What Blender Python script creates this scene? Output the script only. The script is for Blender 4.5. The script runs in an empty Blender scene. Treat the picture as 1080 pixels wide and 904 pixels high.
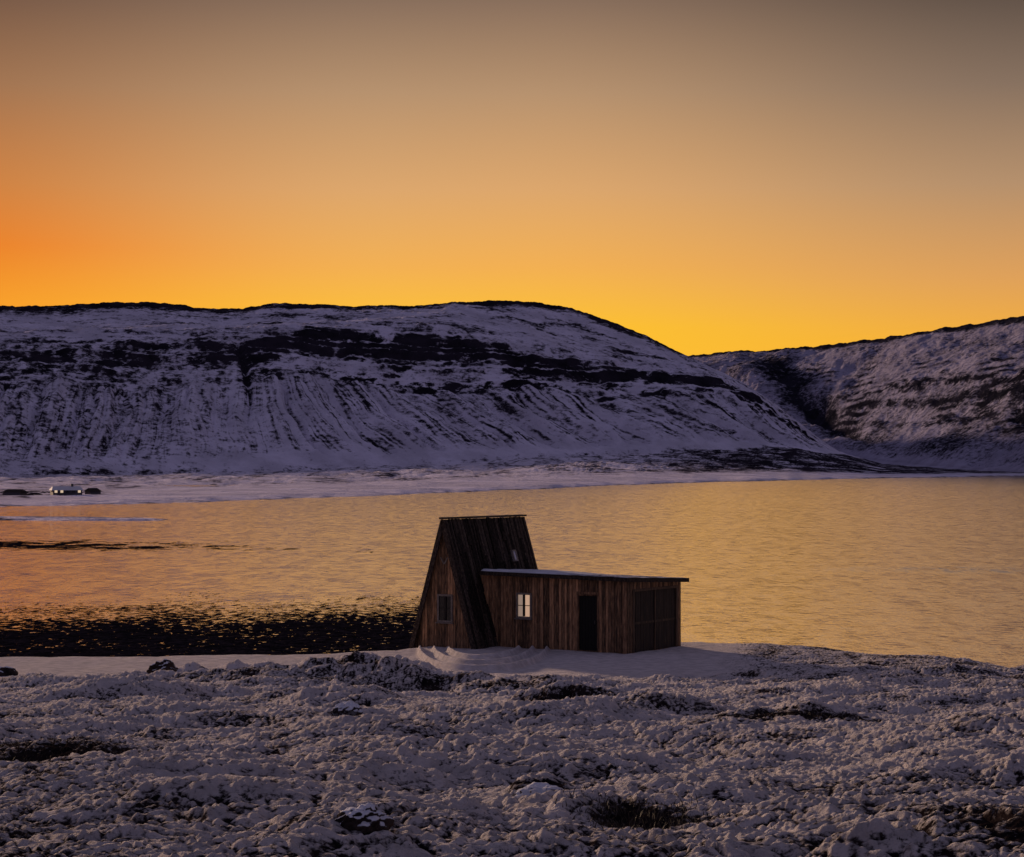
import bpy, math, random
import numpy as np
from mathutils import Vector, Matrix
random.seed(7); rng=np.random.RandomState(3)
sc=bpy.context.scene
COL=sc.collection
F=2300.0; HOR=490.0; CH=6.7
sc.view_settings.view_transform='Standard'; sc.view_settings.look='None'; sc.view_settings.exposure=0

# ---------------- noise ----------------
PERM=rng.permutation(4096)
GR=rng.uniform(0,2*np.pi,4096); GX=np.cos(GR); GY=np.sin(GR)
def perlin(x,y,seed=0):
    xi=np.floor(x).astype(np.int64); yi=np.floor(y).astype(np.int64)
    xf=x-xi; yf=y-yi
    def g(ix,iy,dx,dy):
        h=PERM[(PERM[(ix+seed*131)&4095]+iy)&4095]
        return GX[h]*dx+GY[h]*dy
    u=xf*xf*xf*(xf*(xf*6-15)+10); v=yf*yf*yf*(yf*(yf*6-15)+10)
    a=g(xi,yi,xf,yf); b=g(xi+1,yi,xf-1,yf); c=g(xi,yi+1,xf,yf-1); d=g(xi+1,yi+1,xf-1,yf-1)
    return ((a+(b-a)*u)+((c+(d-c)*u)-(a+(b-a)*u))*v)*1.5
def fbm(x,y,o=4,seed=0,gain=.5):
    s=0;a=1.;t=0
    for i in range(o):
        s=s+a*perlin(x*2**i,y*2**i,seed+i*7); t+=a; a*=gain
    return s/t
def sst(a,b,x):
    t=np.clip((x-a)/(b-a),0,1); return t*t*(3-2*t)

# ---------------- materials ----------------
def mat(name):
    m=bpy.data.materials.new(name); m.use_nodes=True
    nt=m.node_tree; nt.nodes.clear()
    out=nt.nodes.new('ShaderNodeOutputMaterial')
    return m,nt,out
def N(nt,t,**kw):
    n=nt.nodes.new(t)
    for k,v in kw.items():
        if k in n.inputs: n.inputs[k].default_value=v
        else: setattr(n,k,v)
    return n
def L(nt,a,b): nt.links.new(a,b)
def math_n(nt,op,a,b=None,c=None):
    n=nt.nodes.new('ShaderNodeMath'); n.operation=op
    for i,v in enumerate((a,b,c)):
        if v is None: continue
        if isinstance(v,(int,float)): n.inputs[i].default_value=v
        else: L(nt,v,n.inputs[i])
    return n.outputs[0]
def mixc(nt,f,a,b):
    n=nt.nodes.new('ShaderNodeMix'); n.data_type='RGBA'
    if isinstance(f,(int,float)): n.inputs[0].default_value=f
    else: L(nt,f,n.inputs[0])
    for i,v in ((6,a),(7,b)):
        if isinstance(v,tuple): n.inputs[i].default_value=(*v,1)
        else: L(nt,v,n.inputs[i])
    return n.outputs[2]
def noise(nt,scale,detail=5,rough=.6,vec=None,sc3=None):
    n=N(nt,'ShaderNodeTexNoise',Scale=scale,Detail=detail,Roughness=rough)
    if vec is None:
        g=nt.nodes.new('ShaderNodeTexCoord'); vec=g.outputs['Object']
    if sc3:
        m=N(nt,'ShaderNodeMapping'); m.inputs['Scale'].default_value=sc3; L(nt,vec,m.inputs[0]); vec=m.outputs[0]
    L(nt,vec,n.inputs['Vector']); return n.outputs['Fac']
def mapr(nt,v,a,b,c=0,d=1,smooth=True):
    n=nt.nodes.new('ShaderNodeMapRange')
    if smooth: n.interpolation_type='SMOOTHSTEP'
    L(nt,v,n.inputs[0])
    for i,k in enumerate((a,b,c,d)): n.inputs[i+1].default_value=k
    return n.outputs[0]

def snow_rock(name,attr,nscale,bump_scale,bump_dist,snow=(.72,.72,.8),rock=(.022,.018,.02),rock2=(.07,.05,.045),w=.35,lo=.38,hi=.62,sc3=None,det=5):
    m,nt,out=mat(name)
    p=N(nt,'ShaderNodeBsdfDiffuse')
    a=N(nt,'ShaderNodeAttribute',attribute_name=attr)
    n1=noise(nt,nscale,det,.75,sc3=sc3)
    f=math_n(nt,'ADD',a.outputs['Fac'],math_n(nt,'MULTIPLY',math_n(nt,'SUBTRACT',n1,.5),w*3))
    f=mapr(nt,f,lo,hi)
    n2=noise(nt,nscale*.23,3,.6)
    rc=mixc(nt,mapr(nt,n2,.35,.65),rock,rock2)
    scv=mixc(nt,mapr(nt,n2,.3,.7),snow,tuple(v*.72 for v in snow))
    c=mixc(nt,f,scv,rc)
    L(nt,c,p.inputs['Color'])
    b=N(nt,'ShaderNodeBump',Strength=1.0,Distance=bump_dist)
    L(nt,noise(nt,bump_scale,5,.7),b.inputs['Height']); L(nt,b.outputs[0],p.inputs['Normal'])
    L(nt,p.outputs[0],out.inputs[0])
    return m
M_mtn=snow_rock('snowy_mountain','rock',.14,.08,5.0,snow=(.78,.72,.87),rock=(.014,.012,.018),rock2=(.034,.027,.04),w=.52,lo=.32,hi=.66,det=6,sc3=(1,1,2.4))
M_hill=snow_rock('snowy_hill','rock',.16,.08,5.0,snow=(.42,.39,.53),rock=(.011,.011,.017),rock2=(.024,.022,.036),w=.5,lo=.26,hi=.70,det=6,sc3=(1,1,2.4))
M_land=snow_rock('snow_field','rock',12.0,24.0,.11,snow=(.90,.81,.81),rock=(.013,.010,.012),rock2=(.04,.028,.028),w=.50,lo=.30,hi=.64,det=6)
M_rock=snow_rock('snowy_rock','rock',6,8,.06,w=.3)

def wood(name,c1,c2,sc3,rough=.8,spec=.3,pw=1.2):
    m,nt,out=mat(name); p=N(nt,'ShaderNodeBsdfPrincipled',Roughness=rough)
    p.inputs['Specular IOR Level'].default_value=spec
    a=N(nt,'ShaderNodeAttribute',attribute_name='tone')
    n1=noise(nt,3,6,.7,sc3=sc3)
    f=math_n(nt,'ADD',math_n(nt,'MULTIPLY',a.outputs['Fac'],.5),math_n(nt,'MULTIPLY',mapr(nt,n1,.35,.7),.5))
    f=math_n(nt,'POWER',f,pw)
    L(nt,mixc(nt,f,c1,c2),p.inputs['Base Color'])
    b=N(nt,'ShaderNodeBump',Strength=.7,Distance=.02); L(nt,noise(nt,8,5,.7,sc3=sc3),b.inputs['Height']); L(nt,b.outputs[0],p.inputs['Normal'])
    L(nt,p.outputs[0],out.inputs[0]); return m
M_wall=wood('weathered_plank',(.035,.021,.013),(.66,.36,.19),(6,6,.9),pw=1.5)
M_roofw=wood('tarred_roof_board',(.007,.006,.006),(.17,.125,.10),(7,7,3.),.9,.08,2.4)
M_trim=wood('pale_trim',(.12,.10,.09),(.38,.32,.28),(3,3,3))
M_mull=wood('dark_mullion',(.02,.016,.014),(.05,.04,.035),(3,3,3))
M_dark=wood('dark_interior',(.006,.005,.005),(.012,.01,.009),(3,3,3))
def plain(name,c,rough=.6,emit=None,es=0,metal=0):
    m,nt,out=mat(name); p=N(nt,'ShaderNodeBsdfPrincipled',Roughness=rough,Metallic=metal)
    n1=noise(nt,12,4,.6); L(nt,mixc(nt,n1,tuple(v*.8 for v in c),tuple(min(1,v*1.2) for v in c)),p.inputs['Base Color'])
    if emit: p.inputs['Emission Color'].default_value=(*emit,1); p.inputs['Emission Strength'].default_value=es
    L(nt,p.outputs[0],out.inputs[0]); return m
M_snow=plain('roof_snow',(.6,.58,.62),.8)
M_glass=plain('dark_glass',(.008,.008,.01),.12)
M_glow=plain('added_glow_pane',(.3,.26,.24),.4,(1,.62,.40),.48)  # added emission, stands in for bright water seen through the annex window
M_glow2=plain('dim_added_glow_pane',(.2,.18,.18),.4,(1,.70,.52),.24)  # weaker added glow for the other annex pane, no lamp inside
M_farmlit=plain('lit_farm_window',(.4,.3,.2),.4,(1,.75,.5),.6)
M_farmwall=plain('painted_farm_wall',(.07,.06,.07),.7)
M_handle=plain('iron',(.1,.09,.08),.5,metal=.8)

# ---------------- mesh helpers ----------------
def grid(name,X,Y,Z,m,attrs=None,kind='structure',label=None,parent=None):
    n,k=X.shape
    co=np.stack([X,Y,Z],-1).reshape(-1,3).astype(np.float32)
    idx=np.arange(n*k).reshape(n,k)
    q=np.stack([idx[:-1,:-1],idx[:-1,1:],idx[1:,1:],idx[1:,:-1]],-1).reshape(-1,4).astype(np.int32)
    me=bpy.data.meshes.new(name)
    me.vertices.add(len(co)); me.vertices.foreach_set('co',co.ravel())
    me.loops.add(q.size); me.loops.foreach_set('vertex_index',q.ravel())
    me.polygons.add(len(q)); me.polygons.foreach_set('loop_start',np.arange(0,q.size,4,dtype=np.int32))
    me.polygons.foreach_set('loop_total',np.full(len(q),4,dtype=np.int32))
    me.polygons.foreach_set('use_smooth',np.ones(len(q),dtype=bool))
    me.update(calc_edges=True)
    for an,av in (attrs or {}).items():
        at=me.attributes.new(an,'FLOAT','POINT'); at.data.foreach_set('value',av.astype(np.float32).ravel())
    me.materials.append(m)
    o=bpy.data.objects.new(name,me); COL.objects.link(o)
    if kind: o['kind']=kind
    if label: o['label']=label
    return o

class MB:
    """accumulates convex hexahedra with a tone attribute"""
    def __init__(s): s.v=[];s.f=[];s.t=[];s.mi=[]
    def hexa(s,c,tone=.5,mi=0):
        b=len(s.v); s.v+=[tuple(p) for p in c]; s.t+=[tone]*8
        for f in ((0,3,2,1),(4,5,6,7),(0,1,5,4),(1,2,6,5),(2,3,7,6),(3,0,4,7)):
            s.f.append([b+i for i in f]); s.mi.append(mi)
    def box(s,x0,x1,y0,y1,z0,z1,tone=.5,mi=0):
        s.hexa([(x0,y0,z0),(x1,y0,z0),(x1,y1,z0),(x0,y1,z0),(x0,y0,z1),(x1,y0,z1),(x1,y1,z1),(x0,y1,z1)],tone,mi)
    def obj(s,name,mats,parent=None,bevel=0):
        me=bpy.data.meshes.new(name); me.from_pydata(s.v,[],s.f)
        me.polygons.foreach_set('material_index',s.mi)
        at=me.attributes.new('tone','FLOAT','POINT'); at.data.foreach_set('value',s.t)
        for m in (mats if isinstance(mats,list) else [mats]): me.materials.append(m)
        me.update()
        o=bpy.data.objects.new(name,me); COL.objects.link(o)
        if parent: o.parent=parent
        if bevel:
            b=o.modifiers.new('b','BEVEL'); b.width=bevel; b.segments=2
        return o
def empty(name,loc,rz=0,parent=None):
    o=bpy.data.objects.new(name,None); o.empty_display_size=.3; COL.objects.link(o)
    o.location=loc; o.rotation_euler=(0,0,rz)
    if parent: o.parent=parent
    return o

# ---------------- far land + mountain ----------------
def interp(u,pts):
    p=np.array(pts,float); return np.interp(u,p[:,0],p[:,1])
def zof(y,d): return CH+(HOR-y)/F*d

def build_range(u,keys_d,keys_y,rows):
    D=[];Zb=[];KP=[]
    for i in range(len(keys_d)-1):
        n=rows[i]
        for j in range(n):
            t=j/n
            D.append(keys_d[i]*(1-t)+keys_d[i+1]*t); Zb.append(keys_y[i]*(1-t)+keys_y[i+1]*t); KP.append(np.full(len(u),i+t))
    D.append(keys_d[-1]);Zb.append(keys_y[-1]);KP.append(np.full(len(u),len(keys_d)-1.0))
    D=np.array(D);Z=np.array(Zb);K=np.array(KP)
    for _ in range(6):
        Z[1:-1]=(Z[:-2]+2*Z[1:-1]+Z[2:])/4
    S=np.tile((u-540)/F,(D.shape[0],1))
    return S*D,D,Z,K

u=np.concatenate([np.linspace(-420,-20,160,endpoint=False),np.linspace(-20,1100,1500,endpoint=False),np.linspace(1100,1500,120)])
sh=interp(u,[(-420,537),(0,535),(100,533),(200,530),(400,523),(560,516),(700,510),(900,505),(1080,502),(1500,499)])
d_sh=(CH+.6)*F/(sh-HOR)
d_sh=d_sh+ (fbm(u/60,u*0,3,5))*d_sh*.05
d_f=interp(u,[(-420,1400),(0,1500),(560,1740),(880,1950),(1000,2000),(1500,2000)])
foot=interp(u,[(-420,503),(0,503),(200,501),(400,495),(560,485),(700,477),(840,474),(890,480),(930,489),(1020,493),(1500,494)])
base=interp(u,[(-420,402),(0,402),(240,406),(300,400),(430,409),(560,410),(640,419),(700,410),(760,416),(800,430),(850,461),(885,479),(930,489),(1020,493),(1500,494)])
top=interp(u,[(-420,362),(0,362),(150,360),(240,358),(350,349),(450,349),(520,360),(600,374),(700,390),(760,402),(800,421),(850,457),(885,478),(930,488.7),(1020,492.7),(1500,493.5)])
crest=interp(u,[(-420,326),(-100,323),(0,322),(60,322.5),(100,320),(150,318.5),(190,321),(225,325.5),(255,325),(290,320.5),(330,321),(360,323),(450,322),(490,318.5),(520,316.5),(560,318),(600,325),(640,338),(680,354),(705,367),(730,378),(785,404),(820,428),(850,452),(885,476.5),(930,488.2),(1020,492.4),(1500,493)])
crest=crest+fbm(u/45,u*0,4,15,.6)*2.6*sst(880,700,u)
d_b=d_f+interp(u,[(0,150),(880,110),(1500,100)]); d_t=d_b+interp(u,[(0,90),(600,80),(880,50),(1500,50)])
d_c=d_t+interp(u,[(0,330),(600,260),(740,120),(880,50),(1500,50)])
sh_z=np.full_like(u,-.6)
kd=[d_sh-25,d_sh,d_sh+25,d_f,d_b,d_t,d_c,d_c+120,d_c+700]
zc=zof(crest,d_c)
kz=[sh_z-1.5,sh_z,np.full_like(u,.25),zof(foot,d_f),zof(base,d_b),zof(top,d_t),zc,zc-8,np.maximum(zc-90,-5)]
X,D,Z,K=build_range(u,kd,kz,[4,6,90,150,110,110,20,10])
U=np.tile(u,(X.shape[0],1))
mt=sst(3.0,3.3,K)*sst(900,830,U)
cl=sst(3.85,4.1,K)*(1-sst(4.95,5.3,K))
talus=sst(3.0,3.35,K)*(1-sst(3.9,4.1,K))
up=sst(5.0,5.2,K)
fade_c=1-sst(5.7,6.0,K)*.75
warp=fbm(X/45,K*2,3,13)*7
q=X+warp+(K-3.6)*(15+75*sst(220,420,U))
gul=np.abs(perlin(q/24,K*.4,11))+.5*np.abs(perlin(q/9,K*.6,12))
big=fbm(X/260,D/160,4,21)
Z=Z+mt*fade_c*(big*14*sst(3.2,4,K))
Z=Z-mt*talus*(1-gul)*15.0+mt*talus*7.5
Z=Z+mt*(fbm(X/40,D/30,5,31)*6.0)*(.35+.65*cl)*(1-.7*sst(5.7,6,K))
Z=Z+mt*fbm(X/9,D/9,4,37)*1.8
notch=sst(.1,.5,fbm(X/28,K*.5,4,41))
def terr(zw,hh,sharp):
    fr=zw/hh-np.floor(zw/hh); st=sst(.5-sharp,.5+sharp,fr); return (np.floor(zw/hh)+st)*hh, fr
zw=Z+fbm(X/160,D/200,4,51)*12+X*.012+fbm(X/14,D/30,3,53)*3.0
T,fr=terr(zw,6.2,.2)
T2,fr2=terr(zw+3+fbm(X/60,D/90,3,57)*4,14.,.2)
tam=mt*(cl*.7+up*.2*(1-sst(5.8,6,K)))*(.3+.7*sst(-.3,.3,fbm(X/30,K*3,3,55)))
Z=Z+(T-zw)*tam*.7+(T2-zw-3)*tam*.4
riser=1-sst(.10,.36,np.abs(fr-.5)); riser2=1-sst(.08,.3,np.abs(fr2-.5))
brk=fbm(X/22,D/60,4,61,.6); brk2=fbm(X/60,K*2.2,4,63)
wk=K+.18*fbm(X/60,K*0,5,65,.7)
b1=np.exp(-((wk-4.68)/.25)**2)*sst(-.42,.10,fbm(X/20,K*5,5,71,.75)+.2*sst(200,320,U))
b2=np.exp(-((wk-4.12)/.10)**2)*sst(-.20,.22,fbm(X/30,K*5,5,73,.75)+.08)
b3=np.exp(-((wk-4.40)/.07)**2)*sst(-.05,.3,fbm(X/26,K*5,5,75,.75))
west=.25+.75*sst(200,300,U)
rock=(b1*.72+b2*.50*sst(230,320,U)+b3*.40)*west*(.6+.6*np.maximum(riser2,riser))+cl*(riser*.17+riser2*.16)*sst(-.3,.25,brk)+cl*.11
rock=rock*(1-.4*notch)
rock+=up*(1-sst(5.6,5.95,K))*((riser2*.22+riser*.12)*sst(-.15,.3,brk2))
st=np.abs(perlin(q/15,K*.5,81)); st2=np.abs(perlin(q/5.5,K*.8,82)); st3=np.abs(perlin(q/2.8,K*1.2,83))
wl=.40+.75*sst(220,380,U)
rock+=talus*((1-sst(.02,.22,st))*.12+(1-sst(.03,.3,st2))*.22+(1-sst(.03,.3,st3))*.24)*wl+talus*.05
rock+=talus*sst(200,330,U)*.10*sst(-.2,.3,fbm(q/30,K*1.,4,85))
fl=sst(380,120,U)*sst(2.7,3.2,K)*(1-sst(4.9,5.2,K))
rock+=fl*(.17+.20*sst(-.3,.4,fbm(X/10,D/20,5,91,.7)))
rock+=up*(.18+.28*sst(-.05,.4,fbm(X/60,D/25,5,95,.65)))
rav=np.exp(-((U-(262-(K-4)*14))/4)**2)*sst(3.75,4.0,K)*(1-sst(4.7,4.95,K))
rock+=rav*.22; Z-=rav*5
rock+=sst(5.75,5.93,K)*(1-sst(6.02,6.1,K))*(.40+.3*sst(-.2,.2,fbm(X/50,K*0,3,97)))*sst(760,700,U)
rock+=mt*.07
rock=rock*sst(905,850,U)
pl=np.maximum(1-sst(2.98,3.15,K),sst(880,920,U))
rg=sst(2.08,2.4,K)*sst(1000,850,U)
Z+= (1-mt)*rg*(fbm(X/70,D/90,5,101,.6)*6.0)*sst(960,860,U)
Z+= fbm(X/25,D/60,3,103)*.5*sst(1.2,2,K)*pl
shoredark=np.exp(-((K-1.2)/.3)**2)*.40+sst(620,860,U)*sst(1,1.3,K)*.24*sst(-.5,.2,fbm(X/40,D/60,4,109))
rock+=pl*(shoredark+sst(2.04,2.22,K)*(.22+.12*sst(500,800,U)+.30*sst(-.3,.3,fbm(X/16,D/60,5,105,.7))))
rock+=pl*np.exp(-((U-45)/85)**2-((D-490)/90)**2)*.85*sst(-.35,.15,fbm(X/5,D/18,4,111,.65))*sst(1.9,2.05,K)
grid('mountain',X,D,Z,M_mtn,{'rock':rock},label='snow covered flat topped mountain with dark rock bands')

u2=np.concatenate([np.linspace(560,700,60,endpoint=False),np.linspace(700,1100,700,endpoint=False),np.linspace(1100,1560,150)])
dcr=interp(u2,[(560,3300),(730,3100),(900,2700),(1080,2350),(1560,2100)])
cy=interp(u2,[(560,384),(690,377),(740,374),(770,370),(800,371),(830,368),(860,366),(920,358),(1000,346),(1080,332),(1300,305),(1560,290)])
cy=cy+fbm(u2/40,u2*0,4,17,.6)*2
df2=interp(u2,[(560,2700),(860,2250),(960,1900),(1080,1560),(1560,1350)])
fy=interp(u2,[(560,476),(800,478),(900,482),(960,488),(1080,498),(1560,504)])
db2=df2+(dcr-df2)*.34; dt2=df2+(dcr-df2)*.52
by=interp(u2,[(560,440),(800,424),(870,452),(940,448),(1000,440),(1080,436),(1560,426)])
ty=interp(u2,[(560,400),(800,388),(850,400),(900,416),(960,404),(1040,394),(1080,390),(1560,378)])
zc2=zof(cy,dcr)
X,D,Z,K=build_range(u2,[df2-60,df2,db2,dt2,dcr,dcr+150,dcr+700],[zof(fy,df2)-6,zof(fy,df2),zof(by,db2),zof(ty,dt2),zc2,zc2-6,zc2-80],[4,120,100,130,16,8])
U=np.tile(u2,(X.shape[0],1))
w=sst(1.0,1.2,K); hold=1-.75*sst(3.6,4,K)
Z=Z+w*hold*fbm(X/200,D/260,4,201)*16
ravc=880-(K-2)*42
ravw=np.exp(-((U-ravc-14*fbm(K*3,K*0,3,205))/(10+6*K))**2)*sst(1.3,1.8,K)*(1-sst(3.3,3.9,K))
Z-=ravw*12
Z+=w*hold*fbm(X/60,D/110,5,211)*9+w*fbm(X/14,D/30,4,213)*2.6
zw=Z+fbm(X/150,D/400,5,221,.6)*20-X*.05+fbm(X/20,D/60,3,223)*2.5
fr=zw/8-np.floor(zw/8)
riser=1-sst(.1,.36,np.abs(fr-.5))
c2=sst(1.6,2.1,K)*(1-sst(3.1,3.7,K))+.3
rb=fbm(X/40,D/160,5,233,.65)
rock=w*c2*riser*.28*sst(-.15,.3,rb)
for kk,ww,aa in ((2.9,.07,.4),(2.45,.11,.42),(1.9,.08,.3)):
    wv=K-kk-.20*fbm(X/50,D*0,5,int(kk*100),.7)
    rock+=np.exp(-(wv/ww)**2)*sst(850,930,U)*aa*(.15+.85*sst(-.2,.2,fbm(X/22,D/90,5,int(kk*100)+3,.7)))
rock+=np.exp(-((U-1075)/65)**2-((K-2.35)/.5)**2)*.36*sst(-.4,.2,fbm(X/20,D/80,4,241,.65))
rock+=ravw*(.28+.2*sst(-.3,.2,fbm(X/20,D/60,4,243)))+w*.28+.16*w*sst(-.25,.25,fbm(X/40,D/110,5,237,.65))
rock+=(1-sst(1.3,2.0,K))*.16*sst(860,980,U)*sst(-.4,.2,fbm(X/60,D/120,4,239,.6))
rock+=sst(3.85,3.97,K)*(1-sst(4.05,4.2,K))*.5
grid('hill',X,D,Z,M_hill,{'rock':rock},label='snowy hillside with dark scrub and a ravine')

# ---------------- near land ----------------
def g_smooth(d):
    return 5.1*np.log1p(np.exp((1-d/67.)*22))/22
ug=np.concatenate([np.linspace(-900,-60,140,endpoint=False),np.linspace(-60,1140,1150,endpoint=False),np.linspace(1140,2000,141)])
dr=np.concatenate([np.linspace(2,11,30,endpoint=False),np.exp(np.linspace(np.log(11),np.log(64),800,endpoint=False)),np.linspace(64,98,260)])
Dg,Ug=np.meshgrid(dr,ug,indexing='ij'); Xg=(Ug-540)/F*Dg
shore=interp(ug,[(-900,76),(-100,79),(0,80.5),(300,81.5),(420,83.0),(470,86),(560,87.5),(700,87.5),(760,86.),(820,85),(900,83),(1000,79.5),(1080,76.5),(1300,73),(2000,66)])
def height(Xa,Da,Ua,full=True):
    shr=np.interp(Ua,ug,shore)+fbm(Xa/3,Da*0+3,3,301)*1.0
    z=g_smooth(Da)+.0
    e=Da-shr
    z=z-.6*sst(-5,0,e)-1.6*sst(0,7,e)
    flat=sst(64.5,68.5,Da+fbm(Xa/3,Da/3,3,309)*3)*sst(810,725,Ua)
    rough=1-.96*flat
    near=sst(0,-3,e); calm=.3+.7*sst(80,66,Da)
    z=z+fbm(Xa/5.,Da/6,3,311)*.55*rough*near*calm
    clump=sst(-.3,.35,fbm(Xa/2.5,Da/3.5,3,325))
    wx=Xa+.12*perlin(Xa/.5,Da/.5,7); wy=Da+.15*perlin(Xa/.5,Da/.5,8)
    tus=np.abs(perlin(wx/1.0,wy/1.2,321))
    tus2=np.abs(perlin(wx/.27,wy/.30,323))
    tus3=np.abs(perlin(wx/.12,wy/.13,324))
    z=z+rough*near*calm*(tus*.20*(.4+.6*clump)+tus2*.09*(.5+.5*clump)+tus3*.045)
    z=z+rough*near*fbm(wx/.08,wy/.10,2,327,.6)*.022
    def g(u0,d0,wx,wd,h,sd=0):
        x0=(u0-540)/F*d0
        return h*np.exp(-((Xa-x0)/wx)**4-((Da-d0)/wd)**2)
    mnd=g(260,59,3.0,2.2,.60)+g(395,58.5,1.6,1.8,.70)+g(455,57,1.7,1.8,.56)+g(545,55,1.6,1.6,.46)+g(610,45,1.3,1.1,.42)+g(350,47,1.3,1.6,.2)
    mnd=mnd+g(840,38,1.8,.9,.38)+g(720,41,1.0,1.2,.22)+g(570,22.5,.35,.6,.2)+g(130,50,1.5,1.8,.28)+g(450,30,1,1.2,.15)+g(960,56,2.5,2,.15)
    mn=mnd*(.78+.45*np.abs(perlin(Xa/1.0,Da/1.2,331))+.15*fbm(Xa/.5,Da/.6,2,333))
    z=z+mn*near
    x0=(545-540)/F*79; rr=np.sqrt(((Xa-x0+1.2)/1.35)**2+((Da-80.5)/6.2)**2)
    arc=np.exp(-((rr-1.0)/.05)**2)+np.exp(-((rr-1.35)/.05)**2)+np.exp(-((rr-1.72)/.05)**2)
    z=z+arc*.22*flat*sst(80,78,Da)
    z=z+flat*fbm(Xa/1.6,Da/3,3,335,.5)*.05*near
    return z,rough,tus,tus2,tus3,clump,mnd,e,near,flat
Zg,rough,tus,tus2,tus3,clump,mnd,e,near,flat=height(Xg,Dg,Ug)
bare_and_vignette=rough*((1-sst(.03,.30,tus))*.16+(1-sst(.02,.26,tus2))*.26+(1-sst(.02,.3,tus3))*.20+.20*sst(-.1,.4,fbm(Xg/1.6,Dg/2.2,4,341)))
bare_and_vignette+=rough*.09+flat*(.08+.10*fbm(Xg/1.5,Dg/3,4,343))
bare_and_vignette+=-.12*sst(.1,.4,mnd)
bare_and_vignette+=rough*.25*sst(.05,.25,np.gradient(mnd,axis=0)/np.gradient(Dg,axis=0))
bare_and_vignette+=rough*.12*sst(700,900,Ug)*sst(55,66,Dg)
def patch(u0,d0,wx,wd,a):
    x0=(u0-540)/F*d0
    return a*np.exp(-(((Xg-x0)/wx)**2+((Dg-d0)/wd)**2))
bare_and_vignette+=patch(15,26.5,1.0,2.8,1.1)+patch(680,19.0,.45,.8,.55)+patch(600,43.0,.9,.8,.9)+patch(860,36.8,1.3,.4,.35)+patch(30,31,.6,1.2,.5)+patch(500,56.0,1.3,.8,.4)
bare_and_vignette+=np.exp(-((e+.8)/.9)**2)*.45*(Ug>720)
bare_and_vignette+=sst(-.2,.8,e)*.7
bare_and_vignette+=.14*sst(26,14,Dg)*sst(.07,.22,np.abs(Xg/Dg))+.05*sst(26,14,Dg)  # lens vignette put into the colour: near ground darkened, most at the corners
grid('ground',Xg,Dg,Zg,M_land,{'rock':bare_and_vignette},label='hummocky snow covered shore ground')  # rock attribute here holds bare ground plus the painted lens vignette
def gz(x,d):
    a=np.array([[float(d)]]); return float(height(np.array([[float(x)]]),a,np.array([[540+F*x/d]]))[0][0,0])

# ---------------- tidal flats / bar ----------------
def wetmat():
    m,nt,out=mat('wet_seaweed'); p=N(nt,'ShaderNodeBsdfDiffuse')
    n1=noise(nt,2.5,6,.7); L(nt,mixc(nt,mapr(nt,n1,.35,.7),(.004,.004,.006),(.022,.018,.026)),p.inputs['Color'])
    L(nt,p.outputs[0],out.inputs[0]); return m
M_wet=wetmat()
def flatm(name,u0,u1,d0f,d1f,nu,nd,m,amp,bias,sx,sy,seed,label,e0=.06,e1=.4,ufade=40,rockv=.2,lf=.35):
    uu=np.linspace(u0,u1,nu); tt=np.linspace(0,1,nd)
    T_,U_=np.meshgrid(tt,uu,indexing='ij')
    Dm=d0f(U_)*(1-T_)+d1f(U_)*T_; Xm=(U_-540)/F*Dm
    mask=sst(0,e0,T_)*sst(1,1-e1,T_)*sst(u1,u1-ufade,U_)
    n_=fbm(Xm/sx,Dm/sy,5,seed,.75)+lf*perlin(Xm/5,Dm/6,seed+3)
    Zm=-.6+amp*n_*2+bias*mask-(1-mask)*amp*1.0
    return grid(name,Xm,Dm,Zm,m,{'rock':np.full_like(Xm,rockv)},label=label)
flatm('tidal_flat',-500,468,lambda U:79.5+0*U,lambda U:interp(U,[(-500,132),(0,132),(250,136),(446,144)]),1400,820,M_wet,.034,.020,.5,.55,401,'dark seaweed covered tidal flat with pools',e1=.9,ufade=24,lf=.15)
flatm('tidal_flat',-300,400,lambda U:180+0*U,lambda U:interp(U,[(-300,228),(0,226),(330,206),(400,202)]),900,220,M_wet,.07,.012,2.2,1.8,411,'dark seaweed streak lying at the water surface',e0=.3,e1=.6,ufade=300)
flatm('sand_bar',-300,200,lambda U:282+0*U,lambda U:interp(U,[(-300,318),(0,308),(200,292)]),300,60,M_mtn,.10,.25,12,14,421,'low snowy sand bar in the fjord',e0=.2,e1=.4,ufade=60,rockv=.4)

# ---------------- water ----------------
m,nt,out=mat('fjord_water')
geo=N(nt,'ShaderNodeNewGeometry')
pos=geo.outputs['Position']
n1=noise(nt,1.0,5,.6,vec=pos,sc3=(1.8,1.0,1)); n2=noise(nt,1.0,3,.6,vec=pos,sc3=(.3,.16,1)); n3=noise(nt,1.0,3,.6,vec=pos,sc3=(.018,.012,1))
n4=noise(nt,1.0,6,.8,vec=pos,sc3=(.9,.30,1))
hgt=math_n(nt,'ADD',math_n(nt,'MULTIPLY',n1,.085),math_n(nt,'MULTIPLY',n2,.08))
b=N(nt,'ShaderNodeBump',Strength=.6,Distance=1.0); L(nt,hgt,b.inputs['Height'])
sp=nt.nodes.new('ShaderNodeSeparateXYZ'); L(nt,pos,sp.inputs[0])
tilt=math_n(nt,'SUBTRACT',math_n(nt,'DIVIDE',3.0,math_n(nt,'MAXIMUM',sp.outputs[1],60.)),.034)
tilt=math_n(nt,'SUBTRACT',tilt,mapr(nt,n4,.33,.68,-.020,.030))
gx=math_n(nt,'MULTIPLY',math_n(nt,'SUBTRACT',sp.outputs[0],36.),.07); gy=math_n(nt,'MULTIPLY',math_n(nt,'SUBTRACT',sp.outputs[1],152.),.16)
rr=math_n(nt,'SQRT',math_n(nt,'ADD',math_n(nt,'MULTIPLY',gx,gx),math_n(nt,'MULTIPLY',gy,gy)))
band=math_n(nt,'MULTIPLY',mapr(nt,rr,1.3,.2,0,1),mapr(nt,n4,.42,.60,0,.085))
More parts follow.
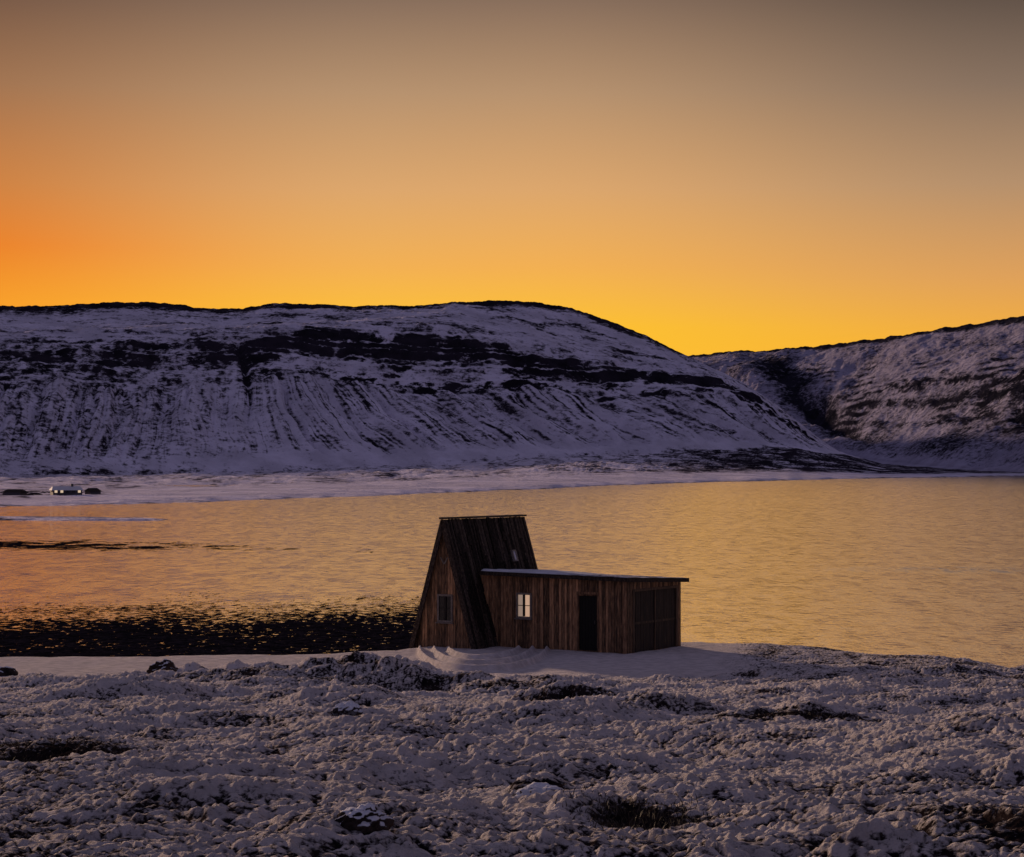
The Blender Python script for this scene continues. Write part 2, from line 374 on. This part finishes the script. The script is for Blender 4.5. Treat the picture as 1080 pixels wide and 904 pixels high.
tilt=math_n(nt,'SUBTRACT',tilt,band)
cb=nt.nodes.new('ShaderNodeCombineXYZ'); L(nt,tilt,cb.inputs[1])
va=nt.nodes.new('ShaderNodeVectorMath'); va.operation='ADD'; L(nt,cb.outputs[0],va.inputs[1]); L(nt,b.outputs[0],va.inputs[0])
vn=nt.nodes.new('ShaderNodeVectorMath'); vn.operation='NORMALIZE'; L(nt,va.outputs[0],vn.inputs[0])
gl=N(nt,'ShaderNodeBsdfGlossy'); gl.inputs['Color'].default_value=(1,.98,.95,1); L(nt,vn.outputs[0],gl.inputs['Normal'])
L(nt,mapr(nt,n3,.35,.65,.03,.06),gl.inputs['Roughness'])
df=N(nt,'ShaderNodeBsdfDiffuse'); df.inputs['Color'].default_value=(.05,.05,.06,1)
mx=N(nt,'ShaderNodeMixShader'); mx.inputs[0].default_value=.99; L(nt,df.outputs[0],mx.inputs[1]); L(nt,gl.outputs[0],mx.inputs[2]); L(nt,mx.outputs[0],out.inputs[0])
xs=np.linspace(-2500,2500,60); ys=np.linspace(60,5200,60); Yw,Xw=np.meshgrid(ys,xs,indexing='ij')
grid('water',Xw,Yw,np.full_like(Xw,-.6),m,label='calm fjord water reflecting the sunset')

# ---------------- cabin ----------------
TH=math.radians(33)
cab=empty('wooden_cabin',(-2.45,80,0),-TH)
cab['label']='weathered A-frame wooden cabin with flat roofed annex on snowy shore'; cab['category']='cabin'
W=1.5; RH=4.62; LEN=5.15
def planks(mb,x0,x1,z0,ztop,openings,place,pw=.15,th=.035):
    x=x0
    while x<x1-1e-4:
        xe=min(x+pw*random.uniform(.75,1.25),x1); g=.008
        a=x+g; bb=xe-g; off=random.uniform(0,.022); tone=random.random()**1.3
        cx=(a+bb)/2
        cuts=sorted([(oz0,oz1) for ox0,ox1,oz0,oz1 in openings if ox0-.02<cx<ox1+.02])
        lo=z0; pieces=[]
        for c0,c1 in cuts:
            pieces.append((lo,c0,c0)); lo=c1
        pieces.append((lo,ztop(a),ztop(bb)))
        for lo_,ha,hb in pieces:
            if max(ha,hb)-lo_<.02: continue
            ha=max(ha,lo_+.005); hb=max(hb,lo_+.005)
            mb.hexa([place(a,-off-th,lo_),place(bb,-off-th,lo_),place(bb,0,lo_),place(a,0,lo_),place(a,-off-th,ha),place(bb,-off-th,hb),place(bb,0,hb),place(a,0,ha)],tone)
        x=xe
gt=lambda x: RH*(1-abs(x)/W)*.985
gw=(-.28,.34,.95,1.93)
mb=MB(); planks(mb,-W,W,-.5,gt,[gw],lambda a,b_,c:(a,b_,c),.115); mb.obj('gable_wall',M_wall,cab)
mb=MB(); planks(mb,-W,W,-.5,gt,[],lambda a,b_,c:(a,LEN-.02-b_,c),.2); mb.obj('rear_wall',M_wall,cab)
mb=MB()
mb.hexa([(-W,.02,-.5),(W,.02,-.5),(W,LEN-.06,-.5),(-W,LEN-.06,-.5),(-.01,.02,RH-.12),(.01,.02,RH-.12),(.01,LEN-.06,RH-.12),(-.01,LEN-.06,RH-.12)])
mb.obj('inner_wall',M_dark,cab)
mb=MB()
def slope(side):
    y=-.14
    nx=RH/math.hypot(RH,W)*side; nz=W/math.hypot(RH,W)
    n=Vector((nx,0,nz))
    def P(p,yy,t): q=p+n*t; return (q.x,yy,q.z)
    while y<LEN+.10:
        w=random.uniform(.08,.17); y2=min(y+w,LEN+.12)
        ext=random.uniform(.0,.10)
        e0=Vector((side*(W+.04),0,-.35-ext)); r0=Vector((side*.0,0,RH+.05))
        cuts=[0]+sorted(random.uniform(.12,.9) for _ in range(random.choice((1,2,2,3))))+[1]
        for a,b_ in zip(cuts[:-1],cuts[1:]):
            p0=e0.lerp(r0,a+.002); p1=e0.lerp(r0,b_-.002); t1=.045+random.uniform(0,.06); t2=t1+random.uniform(-.015,.02); j=random.uniform(.004,.014)
            mb.hexa([P(p0,y+j,0),P(p0,y2-.006,0),P(p0,y2-.006,t2),P(p0,y+j,t1),P(p1,y+j,0),P(p1,y2-.006,0),P(p1,y2-.006,t1),P(p1,y+j,t2)],random.random())
        y=y2
slope(1);slope(-1)
roof=mb.obj('roof',M_roofw,cab)
mb=MB(); mb.box(-.14,.14,-.2,LEN+.18,RH+.08,RH+.15,.9)
mb.obj('ridge_cap',M_roofw,roof)
for s in (1,-1):
    mb=MB(); n=Vector((RH,0,W)).normalized(); n.x*=s
    e0=Vector((s*(W+.02),0,-.35)); r0=Vector((s*.02,0,RH+.03))
    def P(p,yy,t): q=p+n*t; return (q.x,yy,q.z)
    mb.hexa([P(e0,-.20,-.13),P(e0,-.145,-.13),P(e0,-.145,.06),P(e0,-.20,.06),P(r0,-.20,-.13),P(r0,-.145,-.13),P(r0,-.145,.06),P(r0,-.20,.06)],.8)
    mb.obj('bargeboard',M_roofw,roof)
# small roof light with a snowy rim, set upright in the slope
n=Vector((RH,0,W)).normalized()
def Q(z_,t): return Vector((W*(1-z_/RH)+.04,0,z_))+n*t
mb=MB(); sw=.13; sz0=3.0; sz1=3.42; yc=3.75
for (y0,y1,z0,z1) in ((yc-sw,yc-sw+.05,sz0,sz1),(yc+sw-.05,yc+sw,sz0,sz1),(yc-sw+.053,yc+sw-.053,sz0,sz0+.05),(yc-sw+.053,yc+sw-.053,sz1-.05,sz1)):
    a=Q(z0,.06);b2_=Q(z0,.15);c=Q(z1,.06);d=Q(z1,.15)
    mb.hexa([(a.x,y0,a.z),(a.x,y1,a.z),(b2_.x,y1,b2_.z),(b2_.x,y0,b2_.z),(c.x,y0,c.z),(c.x,y1,c.z),(d.x,y1,d.z),(d.x,y0,d.z)],.7)
mb.obj('skylight_frame',M_trim,roof)
mb=MB(); a=Q(sz0+.03,.07);b2_=Q(sz0+.03,.12);c=Q(sz1-.03,.07);d=Q(sz1-.03,.12)
y0,y1=yc-sw+.03,yc+sw-.03
mb.hexa([(a.x,y0,a.z),(a.x,y1,a.z),(b2_.x,y1,b2_.z),(b2_.x,y0,b2_.z),(c.x,y0,c.z),(c.x,y1,c.z),(d.x,y1,d.z),(d.x,y0,d.z)],.5)
mb.obj('skylight_pane',M_snow,roof)
mb=MB()
for s in (1,-1):
    mb.hexa([(-.03,-.08,3.05),(.03,-.08,3.05),(.03,-.045,3.05),(-.03,-.045,3.05),(s*.16-.025,-.08,3.3),(s*.16+.025,-.08,3.3),(s*.16+.025,-.045,3.3),(s*.16-.025,-.045,3.3)],.3)
mb.obj('gable_ornament',M_trim,cab)

def window(x0,x1,z0,z1,y,panemats,parent):
    root=empty('window',((x0+x1)/2,y,z0),0,parent)
    w=(x1-x0)/2; h=z1-z0
    mb=MB(); f=.05
    mb.box(-w-.03,-w+f-.01,-.075,-.01,-.02,h+.02,.5); mb.box(w-f+.01,w+.03,-.075,-.01,-.02,h+.02,.4)
    mb.box(-w+f,w-f,-.07,-.012,h-f,h+.02,.5); mb.box(-w+f,w-f,-.07,-.012,-.02,f-.01,.6)
    mb.obj('window_frame',M_trim,root)
    mb=MB()
    mb.box(-.045,.045,-.066,-.031,f,h-f,.0)
    mb.box(-w+f,-.048,-.06,-.031,h*.5-.012,h*.5+.012,.1); mb.box(.048,w-f,-.06,-.031,h*.5-.012,h*.5+.012,.1)
    mb.obj('glazing_bar',M_mull,root)
    for s,l in ((-1,panemats[0]),(1,panemats[1])):
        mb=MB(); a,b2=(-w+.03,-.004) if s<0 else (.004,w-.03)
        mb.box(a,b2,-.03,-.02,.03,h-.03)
        mb.obj('pane',(M_glass,M_glow,M_glow2)[l],root)
    mb=MB(); mb.box(-w-.08,w+.08,-.12,-.01,-.07,-.025,.3); mb.obj('sill',M_trim,root)
    return root
window(gw[0],gw[1],gw[2],gw[3],0,(0,0),cab)

ann=empty('annex',(0,0,0),0,cab)
AX0=.55; AX1=6.9; AY0=1.3; AY1=5.25
def at2(x,y): return 2.67-(x-1.0)*.012-(y-AY0)*.045
at=lambda x: at2(x,AY0)
door=(4.95,5.75,.05,2.0); aw=(2.33,2.93,1.12,2.0)
mb=MB(); planks(mb,AX0,AX1,-.5,at,[door,aw],lambda a,b_,c:(a,AY0+b_,c),.12)
mb.obj('annex_wall',M_wall,ann)
sd=(AY0+.45,AY1-.35,.0,2.2)
mb=MB(); planks(mb,AY0,AY1,-.5,lambda y:at2(AX1,y),[sd],lambda a,b_,c:(AX1-b_,a,c),.13)
mb.box(AX1+.062,AX1+.09,AY0-.06,AY0+.06,-.5,at(AX1)-.02,.1); mb.box(AX1-.09,AX1+.06,AY0-.105,AY0-.065,-.5,at(AX1)-.02,.6)
mb.obj('annex_side_wall',M_wall,ann)
mb=MB(); i1=AY0+.06; i2=AY1-.02; i3=AX1-.06
mb.hexa([(AX0,i1,-.5),(i3,i1,-.5),(i3,i2,-.5),(AX0,i2,-.5)]+[(a_,b_,at2(a_,b_)-.03) for a_,b_ in ((AX0,i1),(i3,i1),(i3,i2),(AX0,i2))])
mb.obj('annex_inner_wall',M_dark,ann)
mb=MB()
def slab(mb,x0,x1,y0,y1,o0,o1,tone=.3,mi=0):
    cs=((x0,y0),(x1,y0),(x1,y1),(x0,y1))
    mb.hexa([(a_,b_,at2(a_,b_)+o0) for a_,b_ in cs]+[(a_,b_,at2(a_,b_)+o1) for a_,b_ in cs],tone,mi)
RX=.82
slab(mb,RX,AX1+.26,AY0-.28,AY1+.2,.0,.08)
slab(mb,RX,AX1+.29,AY0-.31,AY0-.283,-.05,.10,.6)
slab(mb,AX1+.263,AX1+.29,AY0-.28,AY1+.2,-.05,.10,.6)
ar=mb.obj('annex_roof',M_roofw,ann)
xs=np.linspace(RX+.03,AX1+.25,120); ys=np.linspace(AY0-.27,AY1+.18,60); Ys,Xs=np.meshgrid(ys,xs,indexing='ij')
ex=np.minimum(np.minimum(Xs-xs[0],xs[-1]-Xs),np.minimum(Ys-ys[0],ys[-1]-Ys))
thk=.02+.07*sst(4,1.2,Xs)+.02*fbm(Xs/.5,Ys/.5,3,501)
Zs=at2(Xs,Ys)+.085+np.where(ex<.001,-.01,thk*sst(0,.10,ex+.02))
so=grid('annex_roof_snow',Xs,Ys,Zs,M_rock,{'rock':.10+.40*sst(1.8,5,Xs)+.25*fbm(Xs/.7,Ys/.7,3,503)},kind=None); so.parent=ar
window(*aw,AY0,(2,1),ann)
dr_=empty('door',((door[0]+door[1])/2,AY0,.05),0,ann)
mb=MB(); x=-.38
while x<.37: mb.box(x,x+.12,-.01,.025,0,1.93,random.random()*.15); x+=.127
mb.obj('door_leaf',M_dark,dr_)
mb=MB(); mb.box(-.47,-.39,-.07,.0,-.3,2.0,.3); mb.box(.39,.47,-.07,.0,-.3,2.0,.3); mb.box(-.47,.47,-.075,.0,2.003,2.09,.4); mb.obj('door_frame',M_wall,dr_)
mb=MB(); mb.box(.27,.30,-.06,-.012,.95,1.08); mb.obj('handle',M_handle,dr_,bevel=.006)
dd=empty('side_door',(AX1,(sd[0]+sd[1])/2,0),0,ann)
mb=MB(); hw=(sd[1]-sd[0])/2; y=-hw
while y<hw-.01:
    y2=min(y+.19,hw); mb.box(-.03,.005+random.random()*.01,y+.006,y2-.006,-.4,2.18,random.random()*.35); y=y2
mb.obj('door_leaf',wood('dark_door_board',(.010,.008,.007),(.09,.055,.038),(5,5,.5)),dd)
mb=MB(); mb.box(.016,.07,-hw-.08,-hw+.04,-.4,2.26,.3); mb.box(.016,.07,hw-.04,hw+.08,-.4,2.26,.3); mb.box(.018,.075,-hw+.043,hw-.043,2.17,2.26,.4); mb.box(.018,.05,-.04,.04,-.4,2.167,.2); mb.box(.02,.04,-hw+.043,-.043,1.0,1.08,.0); mb.box(.02,.04,.043,hw-.043,1.0,1.08,.0)
mb.obj('door_frame',wood('dark_door_frame',(.025,.017,.012),(.24,.14,.085),(5,5,.5)),dd)

# ---------------- farm buildings on the far shore ----------------
def farmhouse(name,u0,d,wid,dep,wallh,roofh,rz,nwin,label):
    x=(u0-540)/F*d; r=empty(name,(x,d,.1),rz); r['label']=label; r['category']='farmhouse' if nwin else 'shed'
    mb=MB(); mb.box(-wid/2,wid/2,-dep/2,dep/2,-.6,wallh,.5); mb.obj('wall',M_farmwall,r)
    mb=MB(); o=.3
    mb.v+=[(-wid/2-o,-dep/2-o,wallh-.05),(wid/2+o,-dep/2-o,wallh-.05),(wid/2+o,dep/2+o,wallh-.05),(-wid/2-o,dep/2+o,wallh-.05),(-wid/2+.2,0,wallh+roofh),(wid/2-.2,0,wallh+roofh)]
    mb.t+=[.5]*6
    for f in ((0,3,2,1),(0,1,5,4),(2,3,4,5),(1,2,5),(3,0,4)): mb.f.append(f); mb.mi.append(0)
    rf=mb.obj('roof',M_roofw if not nwin else M_snow,r)
    if nwin:
        mb=MB(); mb.box(-.25,.25,-.25,.25,wallh+roofh-.5,wallh+roofh+.5); c=mb.obj('chimney',M_farmwall,rf)
        c.location=(wid*.2,0,0)
    for i in range(nwin):
        wx=-wid/2+wid*(i+.5)/nwin
        mb=MB(); mb.box(wx-.28,wx+.28,-dep/2-.06,-dep/2-.01,.75,1.25); mb.obj('window',M_farmlit if i in (0,1,4) else M_glass,r)
    return r
farmhouse('farmhouse',70,455,6.0,4,1.3,.8,.35,5,'low farmhouse with lit windows and snowy roof')
farmhouse('farm_shed',16,470,4,3,.7,.6,-.3,0,'small dark farm shed on the snowy shore')
farmhouse('farm_shed',98,475,2.4,3,.8,.7,.6,0,'tiny dark outbuilding beside the farmhouse')

# ---------------- rocks ----------------
import bmesh
def rock_(u0,d,sx,sy,sz,seed,label,bv=.45):
    bm=bmesh.new(); bmesh.ops.create_icosphere(bm,subdivisions=5,radius=1)
    co=np.array([v.co[:] for v in bm.verts])
    f1=1+.28*fbm(co[:,0]*1.3+seed,co[:,1]*1.3+co[:,2]*.9,4,600+seed)*1.5+.12*perlin(co[:,0]*4+co[:,2]*3,co[:,1]*4+seed,610)
    co=co*f1[:,None]*np.array([sx,sy,sz])
    for v,c in zip(bm.verts,co): v.co=c
    me=bpy.data.meshes.new('rock'); bm.to_mesh(me); bm.free()
    me.polygons.foreach_set('use_smooth',np.ones(len(me.polygons),dtype=bool))
    nz=np.array([v.normal.z for v in me.vertices])
    a=me.attributes.new('rock','FLOAT','POINT'); a.data.foreach_set('value',(1.05-1.0*sst(.5,.95,nz)+bv-.45).astype(np.float32))
    me.materials.append(M_rock)
    o=bpy.data.objects.new('rock',me); COL.objects.link(o)
    x=(u0-540)/F*d; o.location=(x,d,gz(x,d)+sz*.1); o.rotation_euler=(0,0,seed)
    o['label']=label; o['category']='rock'; o['group']='rocks on the snowy shore'
rock_(173,60,.45,.4,.38,1,'dark boulder poking out of the snow',.5)
rock_(382,16.0,.19,.2,.13,2,'snow dusted dark rock among the hummocks',.15)
rock_(366,37,.26,.3,.18,3,'snow capped stone on the hummocky ground',.0)
rock_(398,60,.34,.4,.3,4,'dark stone on the snow mound crest',.45)
rock_(4,68,.3,.4,.25,5,'small dark rock at the snowy beach',.6)
rock_(570,21,.26,.3,.13,6,'rounded snow covered stone',.05)

# ---------------- grass ----------------
def grass():
    V=[];Fc=[]
    pts=[]
    for (u0,d0,sx,sd_,n) in ((15,26.5,.6,1.5,2200),(680,19,.3,.5,800),(600,43.,.6,.5,700),(860,36.8,.9,.3,300),(20,31,.4,.8,300)):
        x0=(u0-540)/F*d0
        for i in range(n): pts.append((x0+random.gauss(0,sx),d0+random.gauss(0,sd_),random.uniform(.03,.10)))
    for i in range(1500):
        d=math.exp(random.uniform(math.log(13),math.log(50))); x=random.uniform(-.26,.26)*d
        for k in range(3): pts.append((x+random.gauss(0,.04),d+random.gauss(0,.04),random.uniform(.02,.045)))
    P=np.array(pts); zz=height(P[:,:1],P[:,1:2],540+F*P[:,:1]/P[:,1:2])[0][:,0]
    for (x,d,h),z in zip(pts,zz):
        z=float(z)-.02; a=random.uniform(0,6.28); lx=random.uniform(-.8,.8)*h; ly=random.uniform(-.8,.8)*h; w=.006
        b=len(V); cx,cy=math.cos(a)*w,math.sin(a)*w
        V.extend([(x-cx,d-cy,z),(x+cx,d+cy,z),(x+lx*.4+cx*.7,d+ly*.4+cy*.7,z+h*.65),(x+lx*.4-cx*.7,d+ly*.4-cy*.7,z+h*.65),(x+lx,d+ly,z+h)])
        Fc.extend([(b,b+1,b+2,b+3),(b+3,b+2,b+4)])
    me=bpy.data.meshes.new('grass'); me.from_pydata(V,[],Fc); me.materials.append(plain('dry_grass',(.05,.035,.022),.8))
    o=bpy.data.objects.new('grass',me); COL.objects.link(o); o['kind']='stuff'; o['label']='dry dark grass poking through the snow'; o['category']='grass'
grass()

# ---------------- sky ----------------
def lin(c): return tuple(((v/255+.055)/1.055)**2.4 if v>10 else v/255/12.92 for v in c)
wd=bpy.data.worlds.new('World'); sc.world=wd; wd.use_nodes=True; nt=wd.node_tree; nt.nodes.clear()
out=nt.nodes.new('ShaderNodeOutputWorld'); bg=nt.nodes.new('ShaderNodeBackground')
tc=nt.nodes.new('ShaderNodeTexCoord'); sep=nt.nodes.new('ShaderNodeSeparateXYZ'); L(nt,tc.outputs['Generated'],sep.inputs[0])
el=math_n(nt,'MULTIPLY',math_n(nt,'ARCSINE',sep.outputs[2]),57.2958)
az=math_n(nt,'MULTIPLY',math_n(nt,'ARCTAN2',sep.outputs[0],sep.outputs[1]),57.2958)
pos_=math_n(nt,'DIVIDE',el,40.)
def ramp(st):
    r=nt.nodes.new('ShaderNodeValToRGB'); L(nt,pos_,r.inputs[0]); e=r.color_ramp.elements
    for i,(p,c) in enumerate(st):
        if i<2: x=e[i]; x.position=p/40
        else: x=e.new(p/40)
        x.color=(*c,1)
    return r.outputs[0]
zen=(.11,.105,.17); mid=(.20,.16,.18)
Lr=ramp([(0,lin((248,165,38))),(4.2,lin((246,152,34))),(5.6,lin((234,124,28))),(7.2,lin((204,124,58))),(9.7,lin((158,111,76))),(12.2,lin((106,78,64))),(22,mid),(40,zen)])
Cr=ramp([(0,lin((253,192,46))),(3.6,lin((253,192,46))),(5.2,lin((242,175,82))),(7.2,lin((220,166,108))),(9.7,lin((182,145,110))),(12.2,lin((132,107,90))),(22,mid),(40,zen)])
Rr=ramp([(0,lin((244,176,52))),(3.2,lin((244,174,58))),(4.8,lin((222,160,90))),(7.2,lin((180,143,108))),(9.7,lin((134,112,95))),(12.2,lin((88,74,66))),(22,mid),(40,zen)])
Br=ramp([(0,(.08,.065,.11)),(15,(.12,.11,.175)),(25,(.13,.12,.20)),(40,zen)])
c=mixc(nt,mapr(nt,az,-16,-3),Lr,Cr); c=mixc(nt,mapr(nt,az,0,14),c,Rr)
c=mixc(nt,mapr(nt,math_n(nt,'ABSOLUTE',az),25,100),c,Br)
sky=nt.nodes.new('ShaderNodeTexSky'); sky.sky_type='NISHITA'; sky.sun_disc=False
SE=math.radians(9); SA=math.radians(-27)
sky.sun_elevation=SE; sky.sun_rotation=SA
sv=nt.nodes.new('ShaderNodeVectorMath'); sv.operation='SCALE'; sv.inputs['Scale'].default_value=.0005; L(nt,sky.outputs[0],sv.inputs[0])
av=nt.nodes.new('ShaderNodeVectorMath'); av.operation='ADD'; L(nt,c,av.inputs[0]); L(nt,sv.outputs[0],av.inputs[1])
L(nt,av.outputs[0],bg.inputs[0]); bg.inputs[1].default_value=1.0
L(nt,bg.outputs[0],out.inputs[0])
sl=bpy.data.lights.new('sun','SUN'); sl.energy=3.6; sl.angle=math.radians(3); sl.color=(1,.69,.46)
so=bpy.data.objects.new('sun',sl); COL.objects.link(so)
dv=-Vector((math.sin(SA)*math.cos(SE),math.cos(SA)*math.cos(SE),math.sin(SE)))
so.rotation_euler=dv.to_track_quat('-Z','Y').to_euler()

# ---------------- camera ----------------
cd=bpy.data.cameras.new('camera'); cam=bpy.data.objects.new('camera',cd); COL.objects.link(cam)
cd.sensor_width=36; cd.lens=F/1080*36; cd.clip_end=20000; cd.clip_start=.1
cam.location=(0,0,CH); cam.rotation_euler=(math.radians(90)+math.atan((HOR-452)/F),0,0)
sc.camera=cam
